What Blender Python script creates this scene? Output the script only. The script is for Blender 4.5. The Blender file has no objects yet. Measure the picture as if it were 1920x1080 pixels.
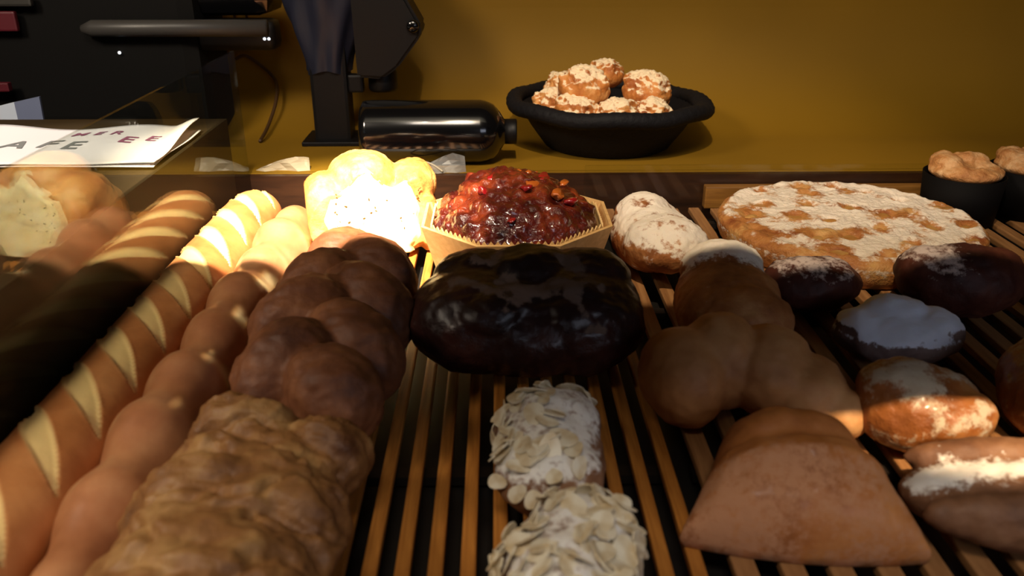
import bpy, bmesh, math, random
from mathutils import Vector, Matrix, Euler, noise
random.seed(7)
PI = math.pi
sc = bpy.context.scene
COL = sc.collection

# ------------------------------------------------------------------ camera
F = 1600.0
cd = bpy.data.cameras.new('camera'); cam = bpy.data.objects.new('camera', cd); COL.objects.link(cam)
cam.location = (0, 0, 0.4)
cam.rotation_euler = (math.radians(90 - 23.6), 0, -math.radians(0.984))
cd.sensor_width = 36; cd.lens = 36 * F / 1920; cd.clip_start = 0.02
cd.dof.use_dof = True; cd.dof.focus_distance = 1.08; cd.dof.aperture_fstop = 6.5
sc.camera = cam
# ------------------------------------------------------------------ world, lights, exposure
w = bpy.data.worlds.new('world'); sc.world = w; w.use_nodes = True
w.node_tree.nodes['Background'].inputs[0].default_value = (1.0, 0.72, 0.5, 1)
w.node_tree.nodes['Background'].inputs[1].default_value = 0.013
sc.view_settings.view_transform = 'Standard'; sc.view_settings.look = 'None'
sc.view_settings.exposure = 0.0; sc.view_settings.gamma = 1.0; sc.view_settings.use_curve_mapping = False

def light(name, kind, loc, target, energy, color, **kw):
    l = bpy.data.lights.new(name, kind); l.energy = energy; l.color = color
    for k, v in kw.items(): setattr(l, k, v)
    o = bpy.data.objects.new(name, l); COL.objects.link(o); o.location = loc
    o.rotation_euler = (Vector(target) - Vector(loc)).to_track_quat('-Z', 'Y').to_euler()
    return o
# halogen downlights over the customer side of the counter, aimed at the back rows
light('halogen_downlight', 'SPOT', (-0.24, 0.22, 1.30), (-0.225, 1.00, 0.08), 780, (1.0, 0.87, 0.66),
      spot_size=math.radians(20), spot_blend=1.0, shadow_soft_size=0.012)
light('wide_downlight', 'SPOT', (0.04, 0.22, 1.32), (0.18, 1.02, 0.04), 58, (1.0, 0.80, 0.55),
      spot_size=math.radians(46), spot_blend=0.7, shadow_soft_size=0.014)
light('left_downlight', 'SPOT', (-0.60, 0.75, 1.25), (-0.55, 1.03, 0.14), 40, (1.0, 0.95, 0.90),
      spot_size=math.radians(16), spot_blend=0.6, shadow_soft_size=0.014)
# added spot for the lit patches at right; the shade board ends its beam
light('side_downlight', 'SPOT', (0.56, -0.50, 1.56), (0.352, 0.590, 0.03), 250, (1.0, 0.70, 0.40),
      spot_size=math.radians(5.8), spot_blend=0.2, shadow_soft_size=0.01)
# soft fill added for the near rows, and the shop window behind the customers
light('ceiling_light', 'AREA', (-0.1, -0.70, 2.0), (0.0, 0.35, 0.05), 17.0, (1.0, 0.86, 0.72), shape='RECTANGLE', size=0.8, size_y=0.4)
light('left_room_light', 'AREA', (-1.05, 0.15, 1.10), (-0.25, 0.70, 0.05), 14.0, (1.0, 0.84, 0.66), shape='RECTANGLE', size=0.35, size_y=0.3)  # warm fill added from the left to lift the baguette and plaits
light('shop_window', 'AREA', (0.95, -1.0, 0.78), (0.25, 0.65, 0.0), 4.0, (0.76, 0.82, 1.0), shape='RECTANGLE', size=0.9, size_y=0.5)
# lamp that washes the back wall and the counter in front of it
light('wall_wash', 'AREA', (-0.05, 0.98, 0.60), (-0.05, 1.64, 0.16), 0.30, (1.0, 0.86, 0.62), shape='RECTANGLE', size=1.6, size_y=0.2, spread=math.radians(80))

# ------------------------------------------------------------------ helpers
def tag(o, label=None, cat=None, group=None, kind=None):
    if label: o['label'] = label
    if cat: o['category'] = cat
    if group: o['group'] = group
    if kind: o['kind'] = kind
    return o
def empty(name, loc, rz=0.0):
    o = bpy.data.objects.new(name, None); COL.objects.link(o); o.location = loc; o.rotation_euler.z = rz
    o.empty_display_size = 0.02
    return o
def link(name, me, mat=None, parent=None, loc=None, rz=None, smooth=True):
    o = bpy.data.objects.new(name, me); COL.objects.link(o)
    if mat is not None:
        me.materials.clear(); me.materials.append(mat)
    if smooth:
        for p in me.polygons: p.use_smooth = True
    if parent is not None: o.parent = parent
    if loc is not None: o.location = loc
    if rz is not None: o.rotation_euler.z = rz
    return o
def bm_mesh(bm, name):
    me = bpy.data.meshes.new(name); bm.normal_update(); bm.to_mesh(me); bm.free(); return me
def box_bm(bm, c, s, rot=None, bev=0.0):
    r = bmesh.ops.create_cube(bm, size=1.0)
    M = Matrix.Translation(c) @ (rot.to_matrix().to_4x4() if rot else Matrix()) @ Matrix.Diagonal((*s, 1))
    bmesh.ops.transform(bm, matrix=M, verts=r['verts'])
    if bev:
        es = {e for v in r['verts'] for e in v.link_edges}
        bmesh.ops.bevel(bm, geom=list(es), offset=bev, segments=2, affect='EDGES', profile=0.6)
def box(name, c, s, mat, parent=None, rot=None, bev=0.0, smooth=False):
    bm = bmesh.new(); box_bm(bm, c, s, rot, bev)
    return link(name, bm_mesh(bm, name), mat, parent, smooth=smooth)
def lathe_me(name, prof, n=64, warp=None):
    """profile [(r,z)], optional warp(co)->co"""
    bm = bmesh.new(); rings = []
    for r, z in prof:
        if r < 1e-6: rings.append([bm.verts.new((0, 0, z))])
        else: rings.append([bm.verts.new((r * math.cos(2 * PI * i / n), r * math.sin(2 * PI * i / n), z)) for i in range(n)])
    for a, b in zip(rings, rings[1:]):
        if len(a) == 1 and len(b) == 1: continue
        for i in range(n):
            j = (i + 1) % n
            if len(a) == 1: bm.faces.new((a[0], b[j], b[i]))
            elif len(b) == 1: bm.faces.new((a[i], a[j], b[0]))
            else: bm.faces.new((a[i], a[j], b[j], b[i]))
    if warp:
        for v in bm.verts: v.co = Vector(warp(v.co))
    bmesh.ops.recalc_face_normals(bm, faces=bm.faces)
    return bm_mesh(bm, name)
def tube_me(name, pts, r, n=12, closed=False):
    pts = [Vector(p) for p in pts]; rs = r if isinstance(r, (list, tuple)) else [r] * len(pts)
    bm = bmesh.new(); rings = []; up = None
    for i, p in enumerate(pts):
        t = (pts[min(i + 1, len(pts) - 1)] - pts[max(i - 1, 0)]).normalized()
        if up is None:
            up = Vector((0, 0, 1)) if abs(t.z) < 0.9 else Vector((1, 0, 0))
        a = t.cross(up).normalized(); b = a.cross(t).normalized(); up = b
        rings.append([bm.verts.new(p + (a * math.cos(2 * PI * k / n) + b * math.sin(2 * PI * k / n)) * rs[i]) for k in range(n)])
    for A, B in zip(rings, rings[1:]):
        for k in range(n): bm.faces.new((A[k], A[(k + 1) % n], B[(k + 1) % n], B[k]))
    bm.faces.new(rings[0]); bm.faces.new(rings[-1][::-1])
    bmesh.ops.recalc_face_normals(bm, faces=bm.faces)
    return bm_mesh(bm, name)
def catmull(pts, n=8):
    P = [Vector(p) for p in pts]; out = []
    for i in range(len(P) - 1):
        p0, p1, p2, p3 = P[max(i - 1, 0)], P[i], P[i + 1], P[min(i + 2, len(P) - 1)]
        for k in range(n):
            t = k / n
            out.append(0.5 * ((2 * p1) + (p2 - p0) * t + (2 * p0 - 5 * p1 + 4 * p2 - p3) * t * t + (3 * p1 - p0 - 3 * p2 + p3) * t ** 3))
    out.append(P[-1]); return out
def fbm(p, s, o=3):
    q = Vector(p) * s; a = 1.0; v = 0.0; t = 0.0
    for _ in range(o):
        v += a * noise.noise(q); t += a; q = q * 2.03 + Vector((3.1, 1.7, 5.3)); a *= 0.5
    return v / t
def smooth01(a, b, x):
    t = max(0.0, min(1.0, (x - a) / (b - a))); return t * t * (3 - 2 * t)

def fuse(name, prims, voxel=0.003, sm=3, disp=None, attrs=None, flat=True, extra=None):
    """one continuous dough body out of overlapping ellipsoids (cx,cy,cz,rx,ry,rz,rotz,rotx,roty)"""
    bm = bmesh.new()
    for p in prims:
        p = tuple(p) + (0,) * (9 - len(p))
        M = Matrix.Translation(p[:3]) @ Euler((p[7], p[8], p[6])).to_matrix().to_4x4() @ Matrix.Diagonal((*p[3:6], 1))
        bmesh.ops.create_icosphere(bm, subdivisions=4, radius=1.0, matrix=M)
    if extra: extra(bm)
    me = bm_mesh(bm, name + '_tmp'); o = bpy.data.objects.new('tmp', me); COL.objects.link(o)
    m = o.modifiers.new('r', 'REMESH'); m.mode = 'VOXEL'; m.voxel_size = voxel; m.adaptivity = 0
    if sm:
        s = o.modifiers.new('s', 'SMOOTH'); s.iterations = sm; s.factor = 0.5
    dg = bpy.context.evaluated_depsgraph_get(); dg.update()
    out = bpy.data.meshes.new_from_object(o.evaluated_get(dg), depsgraph=dg)
    bpy.data.objects.remove(o); bpy.data.meshes.remove(me)
    out.name = name
    finish(out, disp, attrs, flat)
    return out
def finish(out, disp=None, attrs=None, flat=True):
    vs = out.vertices
    if disp:
        nrm = [v.normal.copy() for v in vs]
        new = [v.co + n * disp(v.co, n) for v, n in zip(vs, nrm)]
        for v, c in zip(vs, new): v.co = c
    if flat:
        for v in vs:
            if v.co.z < 0: v.co.z = 0
    out.update()
    if attrs:
        nrm = [v.normal.copy() for v in vs]
        for an, fn in attrs.items():
            at = out.attributes.new(an, 'FLOAT', 'POINT')
            at.data.foreach_set('value', [float(fn(v.co, n)) for v, n in zip(vs, nrm)])

# ------------------------------------------------------------------ materials
def S(r, g, b):
    f = lambda c: (c / 255) / 12.92 if c / 255 <= 0.04045 else ((c / 255 + 0.055) / 1.055) ** 2.4
    return (f(r), f(g), f(b), 1)
def mat_base(name, color=(0.5, 0.5, 0.5, 1), rough=0.5, metal=0.0, spec=0.5, coat=0.0, coat_rough=0.1, emis=None, es=0.0, sss=0.0):
    m = bpy.data.materials.new(name); m.use_nodes = True; b = m.node_tree.nodes['Principled BSDF']
    b.inputs['Base Color'].default_value = color; b.inputs['Roughness'].default_value = rough
    b.inputs['Metallic'].default_value = metal; b.inputs['Specular IOR Level'].default_value = spec
    b.inputs['Coat Weight'].default_value = coat; b.inputs['Coat Roughness'].default_value = coat_rough
    if emis: b.inputs['Emission Color'].default_value = emis; b.inputs['Emission Strength'].default_value = es
    if sss:
        b.inputs['Subsurface Weight'].default_value = sss; b.inputs['Subsurface Radius'].default_value = (0.012, 0.006, 0.003)
        b.inputs['Subsurface Scale'].default_value = 1.0
    return m, m.node_tree, b
def tex_noise(nt, scale, detail=4, rough=0.55, vec=None, dist=0.0):
    n = nt.nodes.new('ShaderNodeTexNoise'); n.inputs['Scale'].default_value = scale
    n.inputs['Detail'].default_value = detail; n.inputs['Roughness'].default_value = rough; n.inputs['Distortion'].default_value = dist
    if vec is not None: nt.links.new(vec, n.inputs['Vector'])
    return n
def ramp(nt, src, stops):
    r = nt.nodes.new('ShaderNodeValToRGB'); e = r.color_ramp.elements
    while len(e) < len(stops): e.new(0.5)
    for i, (p, c) in enumerate(stops): e[i].position = p; e[i].color = c
    nt.links.new(src, r.inputs[0]); return r
def mixc(nt, fac, a, b, mode='MIX'):
    m = nt.nodes.new('ShaderNodeMix'); m.data_type = 'RGBA'; m.blend_type = mode
    for k, v in ((0, fac), (6, a), (7, b)):
        if isinstance(v, (int, float)): m.inputs[k].default_value = v
        elif isinstance(v, tuple): m.inputs[k].default_value = v
        else: nt.links.new(v, m.inputs[k])
    return m.outputs[2]
def attr(nt, name):
    a = nt.nodes.new('ShaderNodeAttribute'); a.attribute_name = name; return a.outputs['Fac']
def objco(nt):
    return nt.nodes.new('ShaderNodeTexCoord').outputs['Object']
def bump(nt, b, src, strength, dist):
    n = nt.nodes.new('ShaderNodeBump'); n.inputs['Strength'].default_value = strength; n.inputs['Distance'].default_value = dist
    nt.links.new(src, n.inputs['Height']); nt.links.new(n.outputs[0], b.inputs['Normal']); return n
def mathn(nt, op, a, b=None, clamp=False):
    m = nt.nodes.new('ShaderNodeMath'); m.operation = op; m.use_clamp = clamp
    for i, v in enumerate((a, b)):
        if v is None: continue
        if isinstance(v, (int, float)): m.inputs[i].default_value = v
        else: nt.links.new(v, m.inputs[i])
    return m.outputs[0]

def bread(name, dark, mid, light_, scale=18, rough=0.55, coat=0.0, bumps=0.5, bd=0.0015, bscale=None, dust=None, slash=None, sss=0.08, dust_scale=160, coat_rough=0.15, spec=0.4):
    m, nt, b = mat_base(name, rough=rough, coat=coat, coat_rough=coat_rough, sss=sss, spec=spec)
    co = objco(nt); n = tex_noise(nt, scale, 5, 0.6, co)
    c = ramp(nt, n.outputs[0], [(0.30, dark), (0.5, mid), (0.72, light_)]).outputs[0]
    if slash: c = mixc(nt, attr(nt, 'slash'), c, slash)
    rsrc = None
    if dust:
        fine = tex_noise(nt, dust_scale, 3, 0.7, co)
        k = mathn(nt, 'ADD', attr(nt, 'dust'), mathn(nt, 'MULTIPLY', mathn(nt, 'SUBTRACT', fine.outputs[0], 0.5), 1.1))
        r = ramp(nt, k, [(0.38, (0, 0, 0, 1)), (0.66, (1, 1, 1, 1))]).outputs[0]
        c = mixc(nt, r, c, dust); rsrc = r
    nt.links.new(c, b.inputs['Base Color'])
    if rsrc is not None:
        mm = nt.nodes.new('ShaderNodeMapRange'); nt.links.new(rsrc, mm.inputs[0])
        mm.inputs[3].default_value = rough; mm.inputs[4].default_value = 0.9
        nt.links.new(mm.outputs[0], b.inputs['Roughness'])
        if coat:
            m2 = nt.nodes.new('ShaderNodeMapRange'); nt.links.new(rsrc, m2.inputs[0])
            m2.inputs[3].default_value = coat; m2.inputs[4].default_value = 0.0
            nt.links.new(m2.outputs[0], b.inputs['Coat Weight'])
    bn = tex_noise(nt, bscale or scale * 6, 4, 0.6, co)
    bump(nt, b, bn.outputs[0], bumps, bd)
    return m

M = {}
M['baguette'] = bread('baguette_crust', S(152, 88, 44), S(190, 120, 68), S(214, 148, 92), 12, 0.45, bumps=0.35, slash=S(244, 208, 140))
M['stick'] = bread('smooth_crust', S(150, 92, 58), S(178, 118, 80), S(204, 148, 104), 14, 0.33, coat=0.25, coat_rough=0.3, bumps=0.25)
M['cheese'] = bread('golden_cheesy_crust', S(84, 50, 26), S(134, 92, 50), S(176, 138, 86), 22, 0.55, bumps=0.8, bd=0.003, bscale=70)
M['plait'] = bread('brown_brioche_crust', S(76, 42, 24), S(114, 68, 40), S(150, 98, 62), 22, 0.6, bumps=0.6, bd=0.002, bscale=80)
M['crumb'] = bread('pale_loaf_crumb', S(226, 200, 136), S(244, 226, 172), S(250, 240, 200), 60, 0.8, bumps=0.3, bd=0.0015, bscale=240, sss=0.1)
M['loafcrust'] = bread('loaf_crust', S(160, 88, 40), S(206, 142, 74), S(236, 192, 120), 30, 0.5, bumps=0.6, bd=0.002)
M['glaze'] = bread('glazed_fruit_bread', S(36, 8, 8), S(86, 24, 16), S(158, 66, 34), 30, 0.22, coat=1.0, coat_rough=0.10, bumps=1.0, bd=0.004, bscale=120, sss=0.0)
M['choc'] = bread('dark_chocolate_glaze', S(22, 8, 7), S(42, 18, 14), S(74, 36, 26), 14, 0.45, coat=0.25, coat_rough=0.28, bumps=0.8, bd=0.003, bscale=60, dust=S(112, 90, 76), sss=0.0)
M['sugar_loaf'] = bread('sugared_stollen', S(120, 66, 34), S(176, 112, 62), S(214, 160, 100), 20, 0.6, bumps=0.7, bd=0.002, dust=S(246, 232, 214))
M['tart'] = bread('tart_filling', S(136, 70, 36), S(186, 124, 66), S(214, 168, 104), 26, 0.5, bumps=0.9, bd=0.003, dust=S(240, 224, 204))
M['fruit'] = bread('baked_fruit', S(160, 104, 50), S(186, 136, 72), S(210, 166, 104), 40, 0.4, coat=0.4, bumps=0.4)
M['redbun'] = bread('red_brown_bun', S(46, 18, 12), S(78, 34, 22), S(112, 62, 42), 18, 0.6, coat=0.0, bumps=0.6, dust=S(206, 186, 176))
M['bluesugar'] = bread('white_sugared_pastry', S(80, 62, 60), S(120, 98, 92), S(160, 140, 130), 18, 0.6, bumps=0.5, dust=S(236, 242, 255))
M['croissant'] = bread('croissant_crust', S(156, 96, 52), S(200, 140, 84), S(226, 176, 120), 12, 0.6, coat=0.0, bumps=0.35)
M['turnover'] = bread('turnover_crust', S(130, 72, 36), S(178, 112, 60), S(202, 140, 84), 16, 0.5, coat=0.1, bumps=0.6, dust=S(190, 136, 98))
M['glazedroll'] = bread('sugar_glazed_pastry', S(110, 60, 28), S(164, 100, 50), S(204, 148, 90), 18, 0.45, coat=0.2, bumps=0.9, bd=0.002, dust=S(206, 190, 164))
M['almondbody'] = bread('almond_croissant', S(90, 58, 40), S(134, 94, 66), S(170, 130, 98), 16, 0.6, bumps=0.5, dust=S(238, 234, 226))
M['choux'] = bread('choux_bun', S(150, 76, 30), S(204, 130, 62), S(234, 180, 112), 30, 0.6, bumps=0.9, bd=0.002, bscale=180, dust=S(246, 222, 186), dust_scale=220)
M['crumbtop'] = bread('baked_crumb_top', S(150, 86, 40), S(200, 142, 86), S(232, 190, 140), 34, 0.6, bumps=1.0, bd=0.003, bscale=150)
M['almond'], nt, b = mat_base('flaked_almond', S(232, 222, 192), 0.42, sss=0.0)
n = tex_noise(nt, 60, 3, 0.5, objco(nt)); nt.links.new(ramp(nt, n.outputs[0], [(0.35, S(206, 184, 142)), (0.6, S(238, 230, 206))]).outputs[0], b.inputs['Base Color'])
def wood(name, a, c, sx=4, sy=60, rough=0.5, axis='Y'):
    m, nt, b = mat_base(name, rough=rough)
    mp = nt.nodes.new('ShaderNodeMapping'); nt.links.new(objco(nt), mp.inputs[0])
    mp.inputs['Scale'].default_value = (sy, sx, sy) if axis == 'Y' else (sx, sy, sy)
    n = tex_noise(nt, 3, 6, 0.6, mp.outputs[0], 0.5)
    nt.links.new(ramp(nt, n.outputs[0], [(0.3, a), (0.7, c)]).outputs[0], b.inputs['Base Color'])
    bump(nt, b, n.outputs[0], 0.2, 0.0006)
    return m
M['slat'] = wood('honey_wood_slat', S(150, 88, 30), S(206, 138, 60))
M['paleslat'] = wood('pale_wood_slat', S(132, 88, 50), S(172, 126, 80))
M['poplar'] = wood('poplar_veneer', S(206, 160, 98), S(232, 190, 128), 6, 40, 0.6, 'X')
M['rail'] = wood('oak_rail', S(110, 72, 26), S(150, 104, 44), 4, 60, 0.5, 'X')
M['darkwood'] = wood('dark_stained_wood', S(40, 22, 12), S(62, 36, 20), 4, 30, 0.4, 'X')
def wallmat(name, base, rough, spec=0.3):
    m, nt, b = mat_base(name, rough=rough, spec=spec)
    n = tex_noise(nt, 2.2, 3, 0.5, objco(nt))
    a = tuple(c * 0.88 for c in base[:3]) + (1,); d = tuple(min(1, c * 1.1) for c in base[:3]) + (1,)
    nt.links.new(ramp(nt, n.outputs[0], [(0.35, a), (0.7, d)]).outputs[0], b.inputs['Base Color'])
    f = tex_noise(nt, 240, 2, 0.5, objco(nt)); bump(nt, b, f.outputs[0], 0.15, 0.0005)
    return m
M['ochre'] = wallmat('ochre_paint', S(138, 102, 15), 0.7)
M['ochre_top'] = wallmat('ochre_laminate', S(150, 108, 20), 0.28, 0.5)
M['black'] = mat_base('black_plastic', S(7, 6, 8), 0.5, spec=0.3)[0]
M['gloss'] = mat_base('gloss_black', S(8, 8, 10), 0.16, coat=0.6, coat_rough=0.08)[0]
M['matte'] = mat_base('matte_dark', S(11, 10, 9), 0.8, spec=0.2)[0]
M['tray'] = mat_base('dark_tray', S(20, 17, 14), 0.55)[0]
M['green'] = mat_base('dark_green_panel', S(66, 52, 32), 0.6, spec=0.2)[0]
M['red'] = mat_base('dark_red_plastic', S(92, 22, 34), 0.5)[0]
M['cloth'] = mat_base('blue_black_cloth', S(28, 31, 48), 0.5)[0]
M['steel'] = mat_base('brushed_steel', S(120, 118, 114), 0.35, metal=0.9)[0]
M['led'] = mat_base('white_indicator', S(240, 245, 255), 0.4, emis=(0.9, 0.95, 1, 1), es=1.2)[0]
M['wicker'], nt, b = mat_base('black_wicker', S(15, 14, 18), 0.7, spec=0.25)
wv = nt.nodes.new('ShaderNodeTexBrick'); 
n = tex_noise(nt, 120, 4, 0.6, objco(nt)); bump(nt, b, n.outputs[0], 0.7, 0.0025)
nt.nodes.remove(wv)
M['paper'] = mat_base('white_paper', S(236, 228, 224), 0.7)[0]
M['ink_grey'] = mat_base('grey_ink', S(122, 122, 118), 0.7)[0]
M['ink_purple'] = mat_base('plum_ink', S(150, 84, 108), 0.7)[0]
M['bluepaper'] = mat_base('cold_white_card', S(214, 226, 244), 0.6)[0]
M['bluecard'] = mat_base('grey_blue_card', S(118, 128, 158), 0.6)[0]
M['case'] = mat_base('dark_baking_mould', S(6, 4, 4), 0.75, spec=0.15)[0]
M['cable'] = mat_base('brown_cable', S(74, 50, 26), 0.5)[0]
M['whitecable'] = mat_base('grey_cable', S(150, 140, 120), 0.5)[0]
def glassmat(name, tint, extra=0.0, ior=1.5):
    m = bpy.data.materials.new(name); m.use_nodes = True; nt = m.node_tree; nt.nodes.clear()
    out = nt.nodes.new('ShaderNodeOutputMaterial'); mx = nt.nodes.new('ShaderNodeMixShader')
    tr = nt.nodes.new('ShaderNodeBsdfTransparent'); tr.inputs[0].default_value = tint
    gl = nt.nodes.new('ShaderNodeBsdfGlossy'); gl.inputs['Roughness'].default_value = 0.0; gl.inputs[0].default_value = (1, 1, 1, 1)
    lw = nt.nodes.new('ShaderNodeLayerWeight'); lw.inputs[0].default_value = 0.5
    f5 = mathn(nt, 'POWER', lw.outputs['Facing'], 5.0)     # Schlick reflectance of one glass face
    nt.links.new(mathn(nt, 'ADD', mathn(nt, 'MULTIPLY', f5, 0.72), 0.02 + extra, True), mx.inputs[0])
    nt.links.new(tr.outputs[0], mx.inputs[1]); nt.links.new(gl.outputs[0], mx.inputs[2]); nt.links.new(mx.outputs[0], out.inputs[0])
    return m
M['sideglass'] = glassmat('tinted_side_glass', (0.84, 0.87, 0.84, 1))
M['backglass'] = glassmat('clear_back_glass', (0.97, 0.98, 0.97, 1))
M['bar'] = mat_base('dark_steel_bar', S(26, 20, 16), 0.5)[0]
def hazy(name, col, a):
    m, nt, b = mat_base(name, col, 0.35); b.inputs['Alpha'].default_value = a; return m
M['waxpaper'] = hazy('translucent_paper', S(190, 176, 150), 0.75)
M['film'] = hazy('clear_film', S(150, 150, 150), 0.30)

# ------------------------------------------------------------------ setting
GX = -0.372; CT = 0.043
tag(box('floor', (0.3, 0.75, -0.14), (4.2, 3.6, 0.1), M['matte']), kind='structure')
wb = box('wall_back', (0.3, 1.68, 0.6), (4.2, 0.06, 1.6), M['ochre']); tag(wb, kind='structure')
# display-case shelf under the racks
t = box('display_tray', (0.42, 0.69, -0.055), (1.58, 1.08, 0.06), M['tray']); tag(t, 'dark shallow display tray below the wooden slats', 'tray')
bc = empty('back_counter', (0.3, 1.45, -0.09)); tag(bc, 'narrow ochre counter ledge along the wall carrying basket and bottle', 'counter')
box('counter_top', (0, 0.0, 0.113), (2.6, 0.39, 0.04), M['ochre'], bc)
# the painted wall curves down into the ledge
prof = [(1.262, CT + 0.0005), (1.35, CT + 0.0005)] + [(1.45 + 0.20 * math.sin(t * PI / 32), CT + 0.0005 + 0.20 * (1 - math.cos(t * PI / 32))) for t in range(0, 17)]
bm = bmesh.new(); fa = [bm.verts.new((-1.0, y, z)) for y, z in prof]; fb = [bm.verts.new((1.6, y, z)) for y, z in prof]
for i in range(len(prof) - 1): bm.faces.new((fa[i], fb[i], fb[i + 1], fa[i + 1]))
tag(link('trim_cove', bm_mesh(bm, 'trim_cove'), M['ochre']), kind='structure')
box('front_panel', (0, -0.201, 0.066), (2.6, 0.012, 0.132), M['darkwood'], bc)
# added unseen board over the front rows; keeps the lamp off the near breads
ct = empty('case_top', (0.475, 0.43125, 0.5)); tag(ct, 'black counter board over the front rows of the bread case', 'counter')
bmt = bmesh.new(); box_bm(bmt, (0, 0, 0.01), (1.95, 0.3625, 0.02)); link('board', bm_mesh(bmt, 'board'), M['black'], ct, smooth=False)
# side glass
pane = box('glass_side_panel', (GX, 0.70, 0.085), (0.004, 1.08, 0.28), M['sideglass']); tag(pane, 'clear glass side panel mirroring the baguette', 'glass panel')
bgp = box('glass_back_panel', (0.72, 1.2397, 0.02), (1.18, 0.004, 0.075), M['backglass']); tag(bgp, 'low clear glass upstand behind the round sugared tart', 'glass panel')

# slatted racks
def rack(name, x0, n, step, wd, y0, y1, mat, label):
    r = empty(name, (x0, y0, 0)); tag(r, label, 'rack')
    bm = bmesh.new(); box_bm(bm, (0, (y1 - y0) / 2, -0.004), (wd, y1 - y0, 0.008), bev=0.0018); me = bm_mesh(bm, 'slat')
    for i in range(n):
        o = link('slat', me, mat, r, smooth=False); o.location = (i * step, random.uniform(-0.003, 0.003), 0)
    L = (n - 1) * step
    for k in range(4):
        bm = bmesh.new(); box_bm(bm, (L / 2, 0.03 + k * (y1 - y0 - 0.06) / 3, -0.0165), (L + wd, 0.014, 0.008))
        link('crossbar', bm_mesh(bm, 'crossbar'), M['bar'], r, smooth=False)
    return r
rack('slatted_rack', -0.3517, 23, 0.0220, 0.0105, 0.24, 1.21, M['slat'], 'honey wood slatted rack under the left and middle breads')
rack('slatted_rack', 0.164, 30, 0.032, 0.016, 0.24, 1.21, M['paleslat'], 'paler wide-slatted rack under the turnover and right pastries')
rr = box('back_rail', (0.72, 1.228, 0.012), (0.82, 0.016, 0.034), M['rail'], bev=0.002); tag(rr, 'grained wooden rail behind the sugared tart', 'rail')

# ------------------------------------------------------------------ long breads on the left
def long_bread(name, L, rx, rz, nu, nv, bulge=None, slash=None, seed=0, bend=0.0, tip=0.075):
    bm = bmesh.new(); rings = []; sl = []
    for i in range(nu + 1):
        u = i / nu; y = (u - 0.5) * L
        e = min(u, 1 - u) * L / tip
        env = math.sqrt(max(0.0, 1 - (1 - min(1, e)) ** 2)) if e < 1 else 1.0
        env = max(env, 0.02)
        g = bulge(y) if bulge else 1.0
        ring = []
        for k in range(nv):
            a = 2 * PI * k / nv
            cx, cz = math.cos(a), math.sin(a)
            x = rx * cx * env * g; z = rz * cz * env * g
            z = z if cz > 0 else z * 0.72
            p = Vector((x + bend * math.sin(u * PI), y, z + rz * 0.72))
            d = 0.0016 * fbm(p + Vector((seed, 0, 0)), 28)
            s = 0.0
            if slash:
                s = slash(y, a)
                d -= 0.0018 * s
                d += 0.0022 * math.exp(-((s - 0.35) / 0.22) ** 2)
            p += Vector((cx, 0, cz)) * d
            p.z = max(p.z, 0.0)
            ring.append(bm.verts.new(p)); sl.append(s)
        rings.append(ring)
    for A, B in zip(rings, rings[1:]):
        for k in range(nv): bm.faces.new((A[k], A[(k + 1) % nv], B[(k + 1) % nv], B[k]))
    bm.faces.new(rings[0]); bm.faces.new(rings[-1][::-1])
    bmesh.ops.recalc_face_normals(bm, faces=bm.faces)
    me = bm_mesh(bm, name)
    if slash:
        at = me.attributes.new('slash', 'FLOAT', 'POINT'); at.data.foreach_set('value', sl)
    return me
def bag_slash(y, a):
    # leaf-shaped scores running across the top, each slanting towards the viewer on the right side
    s = (a - PI / 2) / (PI / 2)            # -1 right side .. 0 top .. +1 left side  (a=0 is +X)
    q = (s - 0.06) / 0.74
    if abs(q) >= 1.0: return 0.0
    per = 0.067
    c = y - 0.078 * s                       # slant
    t = ((c / per) % 1.0) - 0.5
    wdt = 0.30 * (1 - q * q) * (0.85 + 0.4 * noise.noise(Vector((math.floor(c / per) * 3.1, 0, 0))))
    if wdt < 0.02: return 0.0
    return 1.0 - smooth01(wdt * 0.78, wdt * 1.12 + 0.01, abs(t))
me = long_bread('striped_baguette', 0.92, 0.039, 0.039, 760, 110, slash=bag_slash, seed=3)
tag(link('baguette', me, M['baguette'], loc=(-0.3265, 0.685, 0.0)), 'long scored baguette lying against the left glass panel', 'baguette')
def knob(y): return 1.0 + 0.11 * math.cos(2 * PI * (y + 0.02) / 0.082) + 0.05 * math.sin(y * 31)
me = long_bread('knobbly_bread', 0.74, 0.0295, 0.041, 420, 56, bulge=knob, seed=9, bend=-0.003, tip=0.14)
tag(link('long_bread_stick', me, M['stick'], loc=(-0.2550, 0.718, 0.0)), 'smooth knobbly bread stick between the scored baguette and plaited loaves', 'bread')

# ------------------------------------------------------------------ plaited loaves
def plait_prims(n, step, w_, rz, y0, lobe):
    out = []
    for i in range(n):
        y = y0 + i * step
        s = 1 if i % 2 == 0 else -1
        k = 1.0 - 0.20 * abs((i - (n - 1) / 2) / ((n - 1) / 2)) ** 2
        out.append((s * w_ * 0.85 * k, y, rz * (0.60 - 0.02 * (i % 3)), lobe * 1.22 * k, lobe * 0.80, rz * 0.50 * k, -s * 0.75, s * 0.15, s * 0.22))
    out.append((0, y0 + (n - 1) * step / 2, rz * 0.40, w_ * 1.35, (n - 1) * step / 2 + lobe * 0.5, rz * 0.42))
    return out
me = fuse('plaited_loaf', plait_prims(8, 0.040, 0.029, 0.094, -0.14, 0.046), 0.0026, 6,
          lambda c, n: 0.0055 * fbm(Vector((c.x, c.y * 2.2, c.z * 1.5)), 24) + 0.0018 * fbm(c, 90))
tag(link('plaited_loaf', me, M['plait'], loc=(-0.150, 0.722, 0)), 'dark brown plaited loaf with rounded lobes in shade before the pale cut loaf', 'loaf')
rng = random.Random(5)
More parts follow.
